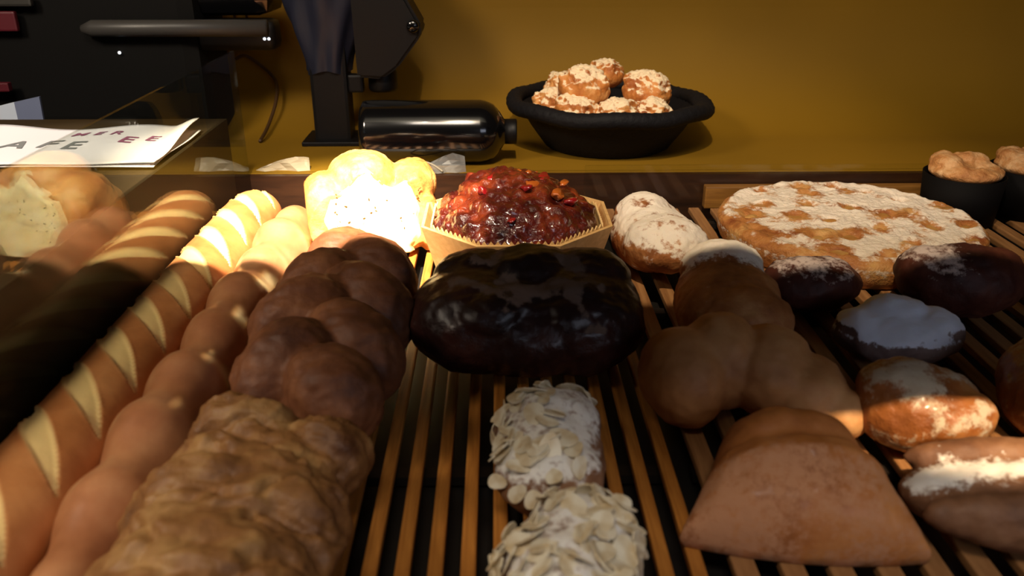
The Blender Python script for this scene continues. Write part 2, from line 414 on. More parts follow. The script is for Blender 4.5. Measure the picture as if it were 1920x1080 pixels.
pr = [(0, 0.02, 0.045, 0.070, 0.115, 0.045), (0.0, -0.05, 0.052, 0.068, 0.075, 0.048)]
for k in range(20):
    a = rng.uniform(0, 2 * PI); r = rng.uniform(0.2, 0.95)
    x = 0.058 * r * math.cos(a); y = 0.125 * r * math.sin(a)
    z = 0.048 + 0.040 * (1 - r * r)
    pr.append((x, y, z, rng.uniform(0.024, 0.032), rng.uniform(0.014, 0.022), rng.uniform(0.012, 0.018), rng.uniform(-0.7, 0.7)))
pr += [(0.050, 0.092, 0.052, 0.032, 0.030, 0.032), (-0.012, 0.112, 0.062, 0.040, 0.028, 0.030)]
me = fuse('knotted_loaf', pr, 0.0026, 2,
          lambda c, n: 0.0080 * fbm(Vector((c.x * 1.0 + c.y * 0.5, c.y * 2.4, c.z)), 20) - 0.0055 * (1 - min(1, abs(fbm(Vector((c.x * 1.0, c.y * 2.0, c.z)), 15)) / 0.10)) * smooth01(0.1, 0.6, n.z) + 0.0022 * fbm(c, 110))
tag(link('knotted_loaf', me, M['cheese'], loc=(-0.166, 0.408, 0), rz=0.05), 'large oblong golden loaf with ragged folded top in the near left corner', 'loaf')

# ------------------------------------------------------------------ pale cut loaf, brightly lit
cl = empty('cut_loaf', (-0.163, 1.045, 0), 0.24); tag(cl, 'brightly lit pale loaf with knobbed top and speckled cut face', 'loaf')
def brio_attr(c, n): return 0
me = fuse('crust', [(-0.046, 0.012, 0.045, 0.050, 0.070, 0.050), (0.038, 0.012, 0.045, 0.056, 0.070, 0.050),
                    (-0.006, 0.02, 0.092, 0.048, 0.052, 0.034), (0.060, 0.014, 0.084, 0.034, 0.044, 0.030), (-0.066, -0.018, 0.040, 0.016, 0.030, 0.040), (0.074, -0.018, 0.040, 0.016, 0.030, 0.040), (-0.058, 0.012, 0.078, 0.030, 0.040, 0.026)], 0.0026, 2,
          lambda c, n: 0.0035 * fbm(c, 40) + 0.0015 * fbm(c, 120))
# trim the front flat so that the cut face sits there
for v in me.vertices:
    lim = -0.040 + 0.18 * max(0, v.co.z - 0.02)
    if v.co.y < lim: v.co.y = lim
me.update()
for v in me.vertices: v.co.x = max(-0.080, v.co.x * 0.94)
me.update()
link('crust', me, M['loafcrust'], cl)
def face_me():
    bm = bmesh.new(); nx, nz = 70, 60; g = []
    for j in range(nz + 1):
        row = []
        for i in range(nx + 1):
            u = i / nx * 2 - 1; v = j / nz
            w_ = 0.051 + 0.010 * smooth01(0.1, 0.7, v) + 0.0025 * math.sin(v * 9 + 4 * (i > nx / 2))
            top = 0.084 + 0.030 * math.exp(-((u + 0.10) / 0.34) ** 2) + 0.012 * math.exp(-((u - 0.72) / 0.2) ** 2) - 0.030 * max(0, abs(u) - 0.8) / 0.2
            x = u * w_; z = 0.008 + v * (top - 0.008)
            y = -0.0445 + 0.18 * max(0, z - 0.02) + 0.0030 * fbm((x, z, 0.3), 60) + 0.006 * smooth01(0.85, 1, max(abs(u), v))
            row.append(bm.verts.new((x, y, z)))
        g.append(row)
    back = [[bm.verts.new(v.co + Vector((0, 0.010, 0))) for v in r] for r in g]
    for j in range(nz):
        for i in range(nx):
            bm.faces.new((g[j][i], g[j][i + 1], g[j + 1][i + 1], g[j + 1][i]))
            bm.faces.new((back[j][i], back[j + 1][i], back[j + 1][i + 1], back[j][i + 1]))
    for i in range(nx):
        bm.faces.new((g[0][i], back[0][i], back[0][i + 1], g[0][i + 1])); bm.faces.new((g[nz][i], g[nz][i + 1], back[nz][i + 1], back[nz][i]))
    for j in range(nz):
        bm.faces.new((g[j][0], g[j + 1][0], back[j + 1][0], back[j][0])); bm.faces.new((g[j][nx], back[j][nx], back[j + 1][nx], g[j + 1][nx]))
    bmesh.ops.recalc_face_normals(bm, faces=bm.faces)
    return bm_mesh(bm, 'cut_face')
link('cut_face', face_me(), M['crumb'], cl)
M['herb'] = mat_base('olive_fleck', S(96, 66, 20), 0.6)[0]
rng = random.Random(11)
for k in range(26):
    x = rng.uniform(-0.055, 0.06); z = rng.uniform(0.03, 0.088)
    bm = bmesh.new(); bmesh.ops.create_icosphere(bm, subdivisions=1, radius=1, matrix=Matrix.Translation((x, -0.0445 + 0.18 * (z - 0.02), z)) @ Euler((0, rng.uniform(0, 3), 0)).to_matrix().to_4x4() @ Matrix.Diagonal((rng.uniform(0.0012, 0.003), 0.0012, 0.0009, 1)))
    link('herb_fleck', bm_mesh(bm, 'herb_fleck'), M['herb'], cl)

# ------------------------------------------------------------------ glazed loaf in an octagonal wooden mould
mo = empty('wooden_baking_mould', (0.022, 0.985, 0)); tag(mo, 'pale octagonal wooden baking mould around the red glazed fruit loaf', 'baking mould')
def octa(r, z, twist=PI / 8, sub=10):
    pts = []
    for i in range(8):
        a0 = twist + i * PI / 4; a1 = a0 + PI / 4
        p0 = Vector((r * math.cos(a0), r * math.sin(a0), z)); p1 = Vector((r * math.cos(a1), r * math.sin(a1), z))
        for k in range(sub): pts.append(p0.lerp(p1, k / sub))
    return pts
def loft(name, loops, cap0=False):
    bm = bmesh.new(); R = [[bm.verts.new(p) for p in l] for l in loops]; n = len(R[0])
    for A, B in zip(R, R[1:]):
        for k in range(n): bm.faces.new((A[k], A[(k + 1) % n], B[(k + 1) % n], B[k]))
    if cap0: bm.faces.new(R[0]); bm.faces.new(R[-1][::-1])
    bmesh.ops.recalc_face_normals(bm, faces=bm.faces)
    return bm_mesh(bm, name)
RO = 0.121
link('mould_wall', loft('mould_wall', [octa(RO * 0.80, 0.001), octa(RO * 0.83, 0.001), octa(RO, 0.068), octa(RO - 0.004, 0.0685), octa(RO * 0.83 - 0.004, 0.004), octa(RO * 0.5, 0.004)], True), M['poplar'], mo, smooth=False)
zig = []
for rr_, zz in ((RO * 0.83 - 0.006, 0.008), (RO - 0.012, 0.060), (RO - 0.0115, 0.066)):
    l = octa(rr_, zz, sub=22)
    if zz > 0.065: l = [p + Vector((0, 0, 0.0035 if i % 2 else -0.002)) for i, p in enumerate(l)]
    zig.append(l)
inner = [[p * Vector((1, 1, 1)) if False else Vector((p.x * 0.985, p.y * 0.985, p.z)) for p in l] for l in zig[::-1]]
M['liner'] = mat_base('baking_paper', S(230, 190, 124), 0.6)[0]
link('paper_liner', loft('paper_liner', zig + inner), M['liner'], mo, smooth=False)
def dome_disp(c, n):
    cell = noise.cell(c * 0) * 0
    v = noise.voronoi(c * 62)[0]
    return 0.0085 * (0.55 - v[0]) * smooth01(-0.2, 0.4, n.z) + 0.0075 * fbm(c, 40) + 0.0015 * fbm(c, 150)
me = fuse('glazed_fruit_loaf', [(0, 0, 0.050, 0.100, 0.100, 0.062), (-0.012, 0.01, 0.082, 0.062, 0.062, 0.036), (0, 0, 0.03, 0.090, 0.090, 0.03)], 0.0023, 2, dome_disp, flat=True)
for v in me.vertices:
    v.co.z = max(v.co.z, 0.006)
    if v.co.z < 0.055:
        r = math.hypot(v.co.x, v.co.y); lim = 0.082 + 0.20 * v.co.z
        if r > lim: v.co.x *= lim / r; v.co.y *= lim / r
gl = empty('glazed_fruit_loaf', (0.022, 0.985, 0.0)); tag(gl, 'domed loaf with glossy red-brown fruit glaze inside the wooden mould', 'loaf')
link('loaf_dome', me, M['glaze'], gl)
M['cherry'] = mat_base('candied_red_fruit', S(150, 22, 26), 0.2, coat=1.0)[0]
M['peel'] = mat_base('candied_orange_peel', S(190, 96, 34), 0.25, coat=0.8)[0]
rng = random.Random(4)
def on_dome(x, y):
    return 0.052 + 0.060 * math.sqrt(max(0, 1 - (x * x + y * y) / 0.0100)) + 0.001
for k in range(14):
    a = rng.uniform(0, 2 * PI); r = rng.uniform(0.02, 0.085); x, y = r * math.cos(a), r * math.sin(a)
    bm = bmesh.new(); q = rng.uniform(0.0045, 0.0085)
    bmesh.ops.create_icosphere(bm, subdivisions=2, radius=1, matrix=Matrix.Translation((x, y, on_dome(x, y))) @ Euler((rng.uniform(-.5, .5), rng.uniform(-.5, .5), rng.uniform(0, 3))).to_matrix().to_4x4() @ Matrix.Diagonal((q * 1.5, q, q * 0.55, 1)))
    for v in bm.verts: v.co += Vector((0.6, 1, 1)) * 0.004 * noise.noise(v.co * 150)
    nm, mt = (('candied_fruit', M['cherry']) if k % 2 else ('orange_peel', M['peel']))
    link(nm, bm_mesh(bm, nm), mt, gl)

# ------------------------------------------------------------------ chocolate loaf
def dustf(th, sc_=30, amp=1.0, seed=0.0, bias=0.0):
    return lambda c, n: max(0, min(1, (n.z - th) * 1.3)) * 0.75 + amp * 0.5 * fbm(c + Vector((seed, 0, 0)), sc_) + bias
me = fuse('chocolate_loaf', [(-0.052, 0.0, 0.045, 0.064, 0.060, 0.046), (0.045, 0.0, 0.045, 0.064, 0.062, 0.048), (0, 0, 0.042, 0.080, 0.064, 0.044),
                             (-0.05, 0.03, 0.070, 0.045, 0.03, 0.028), (0.0, 0.022, 0.078, 0.05, 0.034, 0.026), (0.055, 0.02, 0.076, 0.042, 0.034, 0.026),
                             (-0.02, -0.026, 0.066, 0.05, 0.026, 0.022, 0.5), (0.05, -0.028, 0.062, 0.045, 0.026, 0.022, 0.4)], 0.0026, 2,
          lambda c, n: 0.005 * fbm(Vector((c.x * 0.7, c.y * 1.6, c.z)), 34) + 0.0015 * fbm(c, 100),
          {'dust': lambda c, n: 0.10 + 0.85 * smooth01(0.02, 0.34, fbm(c + Vector((1.3, 0, 0)), 26)) * smooth01(0.2, 0.8, n.z)})
me.transform(Matrix.Diagonal((1.0, 1.14, 1.05, 1)))
tag(link('chocolate_loaf', me, M['choc'], loc=(0.030, 0.737, 0)), 'dark chocolate-glazed loaf with dusty patches in front of the wooden mould', 'loaf')

# ------------------------------------------------------------------ sugared stollens
me = fuse('stollen', [(0, 0.02, 0.036, 0.050, 0.085, 0.038), (-0.006, 0.045, 0.056, 0.036, 0.046, 0.024), (0.008, -0.03, 0.044, 0.050, 0.055, 0.032)], 0.0026, 2,
          lambda c, n: 0.004 * fbm(c, 36) + 0.0018 * fbm(c, 120), {'dust': lambda c, n: 0.18 + 0.62 * smooth01(-0.1, 0.8, n.z) + 0.8 * fbm(c, 46)})
tag(link('stollen', me, M['sugar_loaf'], loc=(0.190, 0.975, 0)), 'brightly lit stollen white with sugar right of the wooden mould', 'stollen', 'sugared stollens')
me = fuse('stollen_b', [(0, 0.0, 0.038, 0.054, 0.092, 0.040), (-0.004, 0.052, 0.056, 0.044, 0.042, 0.030), (0.01, -0.045, 0.046, 0.048, 0.045, 0.030)], 0.0028, 2,
          lambda c, n: 0.004 * fbm(c, 34) + 0.0018 * fbm(c, 120), {'dust': lambda c, n: 0.12 + 0.95 * smooth01(0.010, 0.050, c.y) * smooth01(0.1, 0.6, n.z) + 0.3 * fbm(c, 40)})
tag(link('stollen', me, M['sugar_loaf'], loc=(0.232, 0.782, 0), rz=-0.18), 'brown shaded stollen with sugar only on its far end, beside the chocolate loaf', 'stollen', 'sugared stollens')

# ------------------------------------------------------------------ big sugared tart
ta = empty('sugared_tart', (0.462, 1.060, 0)); tag(ta, 'big round flat tart with powdered sugar and golden fruit', 'tart')
RT = 0.167
rng = random.Random(21); fr = []
while len(fr) < 26:
    a = rng.uniform(0, 2 * PI); r = RT * 0.90 * math.sqrt(rng.random()); p = (r * math.cos(a), r * math.sin(a))
    if all(math.hypot(p[0] - q[0], p[1] - q[1]) > 0.040 for q in fr): fr.append(p)
    elif rng.random() < 0.02: fr.append(p)
def tart_z(x, y):
    r = math.hypot(x, y) / RT
    z = 0.030 + 0.010 * math.sqrt(max(0, 1 - r * r)) + 0.0045 * math.exp(-((r - 0.93) / 0.05) ** 2)
    z += 0.0045 * fbm((x, y, 0), 40) + 0.0018 * fbm((x, y, 0), 140)
    for q in fr:
        d = math.hypot(x - q[0], y - q[1])
        if d < 0.03: z -= 0.005 * math.exp(-(d / 0.011) ** 2) - 0.002 * math.exp(-((d - 0.016) / 0.005) ** 2)
    return z
bm = bmesh.new(); NR, NA = 90, 300; rings = []; dust = []
c0 = bm.verts.new((0, 0, tart_z(0, 0))); dust.append(0.8)
for j in range(1, NR + 1):
    r = RT * j / NR; ring = []
    for i in range(NA):
        a = 2 * PI * i / NA; rr_ = r * (1 + 0.02 * noise.noise(Vector((math.cos(a) * 2, math.sin(a) * 2, 0))))
        x, y = rr_ * math.cos(a), rr_ * math.sin(a)
        ring.append(bm.verts.new((x, y, tart_z(x, y))))
        d = 0.80 + 1.0 * fbm((x, y, 2), 24) - 0.55 * smooth01(0.93, 1.0, j / NR)
        for qi, q in enumerate(fr):
            dd = math.hypot(x - q[0], y - q[1]); d -= 0.8 * math.exp(-(dd / (0.009 + 0.011 * ((qi * 37) % 10) / 10)) ** 2)
        d -= 0.45 * smooth01(0.4, 1.0, -(x * 0.95 + y * 0.3) / RT)   # left rim is barely sugared
        dust.append(d)
    rings.append(ring)
for k, (s, z) in enumerate([(1.004, 0.026), (1.0, 0.014), (0.97, 0.004), (0.94, 0.0)]):
    ring = []
    for i in range(NA):
        a = 2 * PI * i / NA; q = RT * s * (1 + 0.02 * noise.noise(Vector((math.cos(a) * 2, math.sin(a) * 2, 0))) + 0.006 * noise.noise(Vector((math.cos(a) * 12, math.sin(a) * 12, z * 60))))
        ring.append(bm.verts.new((q * math.cos(a), q * math.sin(a), z))); dust.append(0.2 + 0.3 * (k == 0))
    rings.append(ring)
for i in range(NA): bm.faces.new((c0, rings[0][i], rings[0][(i + 1) % NA]))
for A, B in zip(rings, rings[1:]):
    for k in range(NA): bm.faces.new((A[k], B[k], B[(k + 1) % NA], A[(k + 1) % NA]))
bm.faces.new(rings[-1][::-1])
bmesh.ops.recalc_face_normals(bm, faces=bm.faces)
me = bm_mesh(bm, 'tart_base'); at = me.attributes.new('dust', 'FLOAT', 'POINT'); at.data.foreach_set('value', dust)
link('tart_base', me, M['tart'], ta)
for k, q in enumerate(fr):
    bm = bmesh.new(); s = 0.006 + 0.011 * ((k * 37) % 10) / 10
    bmesh.ops.create_icosphere(bm, subdivisions=3, radius=1, matrix=Matrix.Translation((q[0], q[1], tart_z(*q) + 0.0)) @ Euler((0, 0, rng.uniform(0, 3))).to_matrix().to_4x4() @ Matrix.Diagonal((s, s * 0.85, 0.0036, 1)))
    for v in bm.verts: v.co += Vector((1, 1, 0.5)) * 0.005 * noise.noise(v.co * 70)
    link('fruit_piece', bm_mesh(bm, 'fruit_piece'), M['fruit'], ta)

# ------------------------------------------------------------------ buns before the tart
def bun(prims, mat, loc, rz, label, cat, name, dust=None, vox=0.0028, d1=0.004, d2=0.0015, sm=2):
    me = fuse(name, prims, vox, sm, lambda c, n: d1 * fbm(c, 36) + d2 * fbm(c, 120), {'dust': dust} if dust else None)
    return tag(link(name, me, mat, loc=loc, rz=rz), label, cat)
bun([(0, 0, 0.028, 0.056, 0.040, 0.030), (-0.016, 0.004, 0.038, 0.036, 0.028, 0.018)], M['redbun'], (0.345, 0.858, 0), 0.1,
    'low dark red-brown bun at the front left of the sugared tart', 'bun', 'bun', lambda c, n: 0.05 + 0.5 * smooth01(0.3, 1, n.z) + 0.4 * fbm(c, 40))
bun([(0, 0, 0.036, 0.066, 0.046, 0.040), (0.02, 0.006, 0.048, 0.045, 0.034, 0.024), (-0.035, 0.004, 0.044, 0.034, 0.034, 0.028)], M['redbun'], (0.503, 0.845, 0), -0.1,
    'dark bun with a dusty top at the front right of the sugared tart', 'bun', 'bun', lambda c, n: 0.05 + 0.62 * smooth01(0.2, 1, n.z) * smooth01(0.02, -0.04, c.x) + 0.4 * fbm(c, 40))
bun([(0, 0, 0.040, 0.070, 0.060, 0.044), (0.0, 0.01, 0.060, 0.05, 0.04, 0.026)], M['redbun'], (0.640, 0.835, 0), 0.2,
    'very dark bun at the right, in front of the black baking moulds', 'bun', 'bun', lambda c, n: 0.0 + 0.2 * fbm(c, 40))
bun([(0, 0, 0.024, 0.062, 0.044, 0.026), (-0.004, 0.010, 0.040, 0.034, 0.026, 0.020), (0.030, -0.004, 0.034, 0.030, 0.026, 0.018), (-0.032, 0, 0.032, 0.028, 0.028, 0.018)], M['bluesugar'], (0.391, 0.742, 0), -0.05,
    'white sugared pastry in bluish shade between the dark buns and glazed roll', 'pastry', 'sugared_pastry', lambda c, n: 0.16 + 0.85 * smooth01(0.1, 0.75, n.z) + 0.25 * fbm(c, 40))

# ------------------------------------------------------------------ puffed croissant and turnover
me = fuse('croissant', [(-0.050, 0.0, 0.040, 0.036, 0.046, 0.042, 0.3), (-0.018, 0.016, 0.048, 0.036, 0.040, 0.044), (0.022, 0.010, 0.044, 0.038, 0.042, 0.040), (0.056, -0.006, 0.034, 0.030, 0.036, 0.030, -0.5), (0.080, -0.024, 0.024, 0.020, 0.024, 0.020, -0.6)],
          0.0026, 9, lambda c, n: 0.004 * fbm(c, 30) + 0.0012 * fbm(c, 110))
tag(link('croissant', me, M['croissant'], loc=(0.206, 0.628, 0), rz=-0.1), 'plump golden croissant with smooth bulges behind the folded turnover', 'croissant')
def turnover_me():
    nx, ny = 110, 80; bm = bmesh.new(); T = []; B = []; dst = []
    def foot(u, v):
        hw = 0.084 * (1 - v) + 0.047 * v
        x = u * hw * (1 - 0.05 * math.sin(v * PI)) ; y = -0.046 + 0.098 * v - 0.010 * (1 - u * u) * (1 - v) + 0.010 * (1 - u * u) * v
        return x, y
    for j in range(ny + 1):
        v = j / ny; rt = []; rb = []
        for i in range(nx + 1):
            u = i / nx * 2 - 1; x, y = foot(u, v)
            e = max(0.0, 1 - abs(u) ** 4.0) ** 0.5 * max(0.0, 1 - abs(2 * v - 1) ** 6) ** 0.5
            h = 0.010 + e * (0.030 + 0.030 * math.sin(PI * min(1, 0.05 + v * 0.72)) * (1 - 0.35 * u * u))
            h += (0.0045 * math.exp(-((v - 0.36 - 0.05 * u) / 0.07) ** 2) - 0.0045 * math.exp(-((v - 0.56 - 0.05 * u) / 0.07) ** 2)) * e          # fold line
            h += 0.006 * fbm((x, y, 1), 24) * e + 0.0015 * fbm((x, y, 3), 90)
            rt.append(bm.verts.new((x, y, h))); rb.append(bm.verts.new((x * 0.96, y * 0.96, 0.0)))
        T.append(rt); B.append(rb)
    for j in range(ny):
        for i in range(nx):
            bm.faces.new((T[j][i], T[j][i + 1], T[j + 1][i + 1], T[j + 1][i])); bm.faces.new((B[j][i], B[j + 1][i], B[j + 1][i + 1], B[j][i + 1]))
    for i in range(nx):
        bm.faces.new((T[0][i], B[0][i], B[0][i + 1], T[0][i + 1])); bm.faces.new((T[ny][i], T[ny][i + 1], B[ny][i + 1], B[ny][i]))
    for j in range(ny):
        bm.faces.new((T[j][0], T[j + 1][0], B[j + 1][0], B[j][0])); bm.faces.new((T[j][nx], B[j][nx], B[j + 1][nx], T[j + 1][nx]))
    bmesh.ops.recalc_face_normals(bm, faces=bm.faces); bmesh.ops.smooth_vert(bm, verts=bm.verts, factor=0.5, use_axis_x=True, use_axis_y=True, use_axis_z=True)
    for v in bm.verts: v.co.z = max(0, v.co.z)
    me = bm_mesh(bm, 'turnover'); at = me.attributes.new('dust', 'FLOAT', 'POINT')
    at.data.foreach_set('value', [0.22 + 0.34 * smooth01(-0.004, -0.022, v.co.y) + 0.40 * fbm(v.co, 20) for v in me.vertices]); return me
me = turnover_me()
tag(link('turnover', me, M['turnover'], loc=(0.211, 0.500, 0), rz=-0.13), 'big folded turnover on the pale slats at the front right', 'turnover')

# glazed rolls on the right
bun([(0, 0, 0.034, 0.052, 0.040, 0.034), (-0.012, 0.008, 0.050, 0.038, 0.030, 0.022), (0.02, -0.02, 0.036, 0.036, 0.022, 0.024, 0.3)], M['glazedroll'], (0.340, 0.588, 0), 0.0,
    'round flaky pastry with a lit sugared lower edge right of the croissant', 'pastry', 'flaky_pastry', lambda c, n: 0.30 + 0.18 * smooth01(0.1, 0.7, n.z) + 1.0 * fbm(c, 34))
bun([(0, 0, 0.034, 0.036, 0.060, 0.036), (0.01, 0.02, 0.050, 0.030, 0.045, 0.022)], M['glazedroll'], (0.458, 0.612, 0), -0.25,
    'flaky pastry with a lit flank at the right edge, right of the round one', 'pastry', 'flaky_pastry', lambda c, n: 0.22 + 0.3 * smooth01(0.1, 0.7, n.z) + 0.5 * fbm(c, 30))
bun([(0, 0, 0.026, 0.090, 0.040, 0.028), (0.0, 0.026, 0.040, 0.085, 0.016, 0.018), (0.0, -0.028, 0.030, 0.085, 0.018, 0.022)], M['almondbody'], (0.372, 0.478, 0), -0.12,
    'long split roll with grey-white sugar filling in the near right corner', 'roll', 'filled_roll', lambda c, n: 0.1 + 0.75 * math.exp(-((c.y + 0.0) / 0.014) ** 2) * smooth01(0.2, 0.8, n.z) + 0.25 * fbm(c, 60))

# ------------------------------------------------------------------ almond croissants
flakes = []
for k in range(6):
    bm = bmesh.new(); n = 14; rx, ry = (0.0092, 0.0066); a0 = 0.2 * k
    top = []; bot = []
    for i in range(n):
        a = 2 * PI * i / n; rr_ = 1 + 0.12 * math.sin(2 * a + k) + 0.08 * math.sin(3 * a + 2 * k)
        x, y = rx * rr_ * math.cos(a), ry * rr_ * math.sin(a); z = 0.0010 * math.sin(a + a0) * 1.2
        top.append(bm.verts.new((x, y, z + 0.0005))); bot.append(bm.verts.new((x, y, z - 0.0005)))
    ct_ = bm.verts.new((0, 0, 0.0004)); cb_ = bm.verts.new((0, 0, -0.0006))
    for i in range(n):
        j = (i + 1) % n
        bm.faces.new((ct_, top[i], top[j])); bm.faces.new((cb_, bot[j], bot[i])); bm.faces.new((top[i], bot[i], bot[j], top[j]))
    me = bm_mesh(bm, 'almond_flake'); me.materials.append(M['almond']); flakes.append(me)
def almond_croissant(loc, rz, label, L, seed, nfl, cover):
    t = empty('almond_croissant', loc, rz); tag(t, label, 'croissant', 'almond croissants')
    prims = [(0, 0, 0.030, 0.041, L * 0.5, 0.032), (0.008, L * 0.20, 0.040, 0.036, L * 0.28, 0.026), (-0.004, -L * 0.22, 0.036, 0.040, L * 0.26, 0.026), (0.0, 0, 0.046, 0.026, L * 0.35, 0.020)]
    me = fuse('croissant_body', prims, 0.0028, 2, lambda c, n: 0.004 * fbm(c + Vector((seed, 0, 0)), 34) + 0.0015 * fbm(c, 110),
              {'dust': lambda c, n: 0.22 + 0.45 * smooth01(0.2, 0.9, n.z) + 0.4 * fbm(c, 50)})
    link('croissant_body', me, M['almondbody'], t)
    rg = random.Random(seed); cand = [p for p in me.polygons if p.normal.z > -0.05 and p.center.z > 0.018 and cover(p.center)]
    for i in range(nfl):
        p = rg.choice(cand); n = p.normal
        o = bpy.data.objects.new('almond_flake', flakes[rg.randrange(6)]); COL.objects.link(o); o.parent = t
        q = n.to_track_quat('Z', 'Y') @ Euler((rg.uniform(-.45, .45), rg.uniform(-.45, .45), rg.uniform(0, 6.28))).to_quaternion()
        o.location = p.center + n * rg.uniform(0.0008, 0.004); o.rotation_euler = q.to_euler()
        s = rg.uniform(0.75, 1.3); o.scale = (s, s, 1)
    return t
almond_croissant((0.036, 0.532, 0), 0.10, 'almond croissant standing behind another, bare on its right side', 0.135, 31, 62, lambda c: c.x < 0.012 or c.y > 0.045)
almond_croissant((0.040, 0.392, 0), -0.06, 'almond croissant nearest the viewer, thick with pale almond flakes', 0.150, 47, 98, lambda c: True)

# ------------------------------------------------------------------ small cakes in dark moulds, far right
def dark_cake(loc, s, label, seed, h=0.062):
    t = empty('small_cake', loc); tag(t, label, 'cake', 'small cakes in dark moulds')
    link('baking_mould', lathe_me('baking_mould', [(0, 0), (0.046 * s, 0), (0.051 * s, h), (0.0495 * s, h), (0.045 * s, 0.004), (0, 0.004)], 56), M['case'], t)
    me = fuse('crumb_top', [(0, 0, h * 0.55, 0.045 * s, 0.045 * s, h * 0.42), (0, 0, h + 0.004, 0.047 * s, 0.047 * s, 0.014), (-0.022 * s, 0.010, h + 0.014, 0.020 * s, 0.028 * s, 0.012), (0.014 * s, 0.022 * s, h + 0.013, 0.026 * s, 0.018 * s, 0.011)], 0.0024, 1,
              lambda c, n: (0.005 * fbm(c + Vector((seed, 0, 0)), 50) + 0.002 * fbm(c, 140)) * smooth01(h - 0.004, h + 0.004, c.z)
              - 0.012 * math.exp(-((c.x - 0.012) ** 2 + (c.y + 0.006) ** 2) / 0.0003) * smooth01(h, h + 0.01, c.z), flat=False)
    for v in me.vertices:
        if v.co.z < h - 0.001:
            r = math.hypot(v.co.x, v.co.y); lim = 0.0445 * s
            if r > lim: v.co.x *= lim / r; v.co.y *= lim / r
            v.co.z = max(v.co.z, 0.006)
    link('crumb_top', me, M['crumbtop'], t)
dark_cake((0.656, 1.152, 0), 1.06, 'small crumb-topped cake in a black round mould beside the sugared tart', 1.0, 0.068)
dark_cake((0.768, 1.180, 0), 1.1, 'small crumb-topped cake at the right edge, behind the one by the tart', 2.0, 0.068)
dark_cake((0.756, 1.03, 0), 0.95, 'low cake in dark mould at the right edge, nearest of its kind', 3.0, 0.048)

# ------------------------------------------------------------------ black basket with choux
CT = 0.043
bk = empty('black_basket', (0.185, 1.425, CT)); tag(bk, 'black shallow basket with thick rolled rim full of choux', 'basket')
def squash(c): return (c.x, c.y, c.z)
link('bowl', lathe_me('bowl', [(0, 0.0), (0.098, 0.0), (0.106, 0.004), (0.128, 0.036), (0.146, 0.062), (0.150, 0.066), (0.143, 0.068), (0.122, 0.038), (0.100, 0.010), (0, 0.008)], 96,
     lambda c: (c.x * (1 + 0.008 * math.sin(c.z * 900)), c.y * (1 + 0.008 * math.sin(c.z * 900)), c.z)), M['wicker'], bk)
rimp = []
bm = bmesh.new(); NR_, NT = 160, 20; G = []
for i in range(NR_):
    a = 2 * PI * i / NR_; ring = []
    sag = -0.006 * smooth01(0.6, 1.0, math.cos(a)) + 0.002 * math.sin(7 * a)
    for k in range(NT):
        t = 2 * PI * k / NT; r = 0.157 + (0.013 + 0.004 * smooth01(.5, 1, math.cos(a))) * math.cos(t); z = 0.073 + sag + 0.0125 * math.sin(t)
        q = 0.0009 * math.sin(60 * a + 3 * t)
        ring.append(bm.verts.new(((r + q) * math.cos(a), (r + q) * math.sin(a), z + q)))
    G.append(ring)
for i in range(NR_):
    A, B = G[i], G[(i + 1) % NR_]
    for k in range(NT): bm.faces.new((A[k], B[k], B[(k + 1) % NT], A[(k + 1) % NT]))
bmesh.ops.recalc_face_normals(bm, faces=bm.faces)
link('rim', bm_mesh(bm, 'rim'), M['wicker'], bk)
def choux_me(seed):
    rg = random.Random(seed)
    pr = [(0, 0, 0.020, 0.034, 0.034, 0.022), (0.0, 0, 0.034, 0.026, 0.026, 0.016)]
    for k in range(9):
        a = k * 0.7 + rg.random(); pr.append((0.024 * math.cos(a), 0.024 * math.sin(a), rg.uniform(0.018, 0.034), 0.011, 0.011, 0.010))
    return fuse('choux_bun', pr, 0.0022, 1, lambda c, n: (0.0065 * fbm(c + Vector((seed, 0, 0)), 70) + 0.0040 * fbm(c, 190)) * smooth01(-0.4, 0.5, n.z),
                {'dust': lambda c, n: 0.15 + 0.62 * smooth01(0.2, 0.9, n.z) + 0.5 * fbm(c, 60)})
cm = [choux_me(s) for s in (2, 5, 8)]
CH = [(-0.048, -0.030, 0.074, 1.22, 'choux bun crowning the basket heap left of centre'),
      (0.058, -0.018, 0.068, 1.15, 'choux bun with jagged sugary top at the right of the heap'),
      (-0.060, -0.062, 0.048, 1.0, 'choux bun with white sugar crust at the front left of the basket'),
      (-0.092, 0.000, 0.048, 0.95, 'plain golden choux bun at the left rim of the basket'),
      (0.004, -0.078, 0.044, 1.0, 'low choux bun at the front centre of the basket'),
      (0.010, -0.022, 0.030, 1.0, 'choux bun tucked between the two top buns'),
      (0.064, -0.062, 0.046, 0.9, 'small choux bun peeping over the front right rim'),
      (0.000, 0.040, 0.088, 0.95, 'reddish choux bun at the back of the basket heap'),
      (-0.070, 0.065, 0.062, 1.0, 'pale choux bun at the back left of the basket'),
      (0.080, 0.045, 0.040, 0.9, 'choux bun low at the back right of the basket')]
for i, (x, y, z, s, lb) in enumerate(CH):
    o = link('choux_bun', cm[i % 3], M['choux'], loc=(0.184 + x, 1.42 + y, CT + z), rz=i * 1.3)
    o.scale = (s * 1.03, s * 1.03, s * 1.03); o.rotation_euler.x = 0.12 * math.sin(i * 2.1); o.rotation_euler.y = 0.15 * math.cos(i * 1.7)
    tag(o, lb, 'choux bun', 'choux buns in the basket')

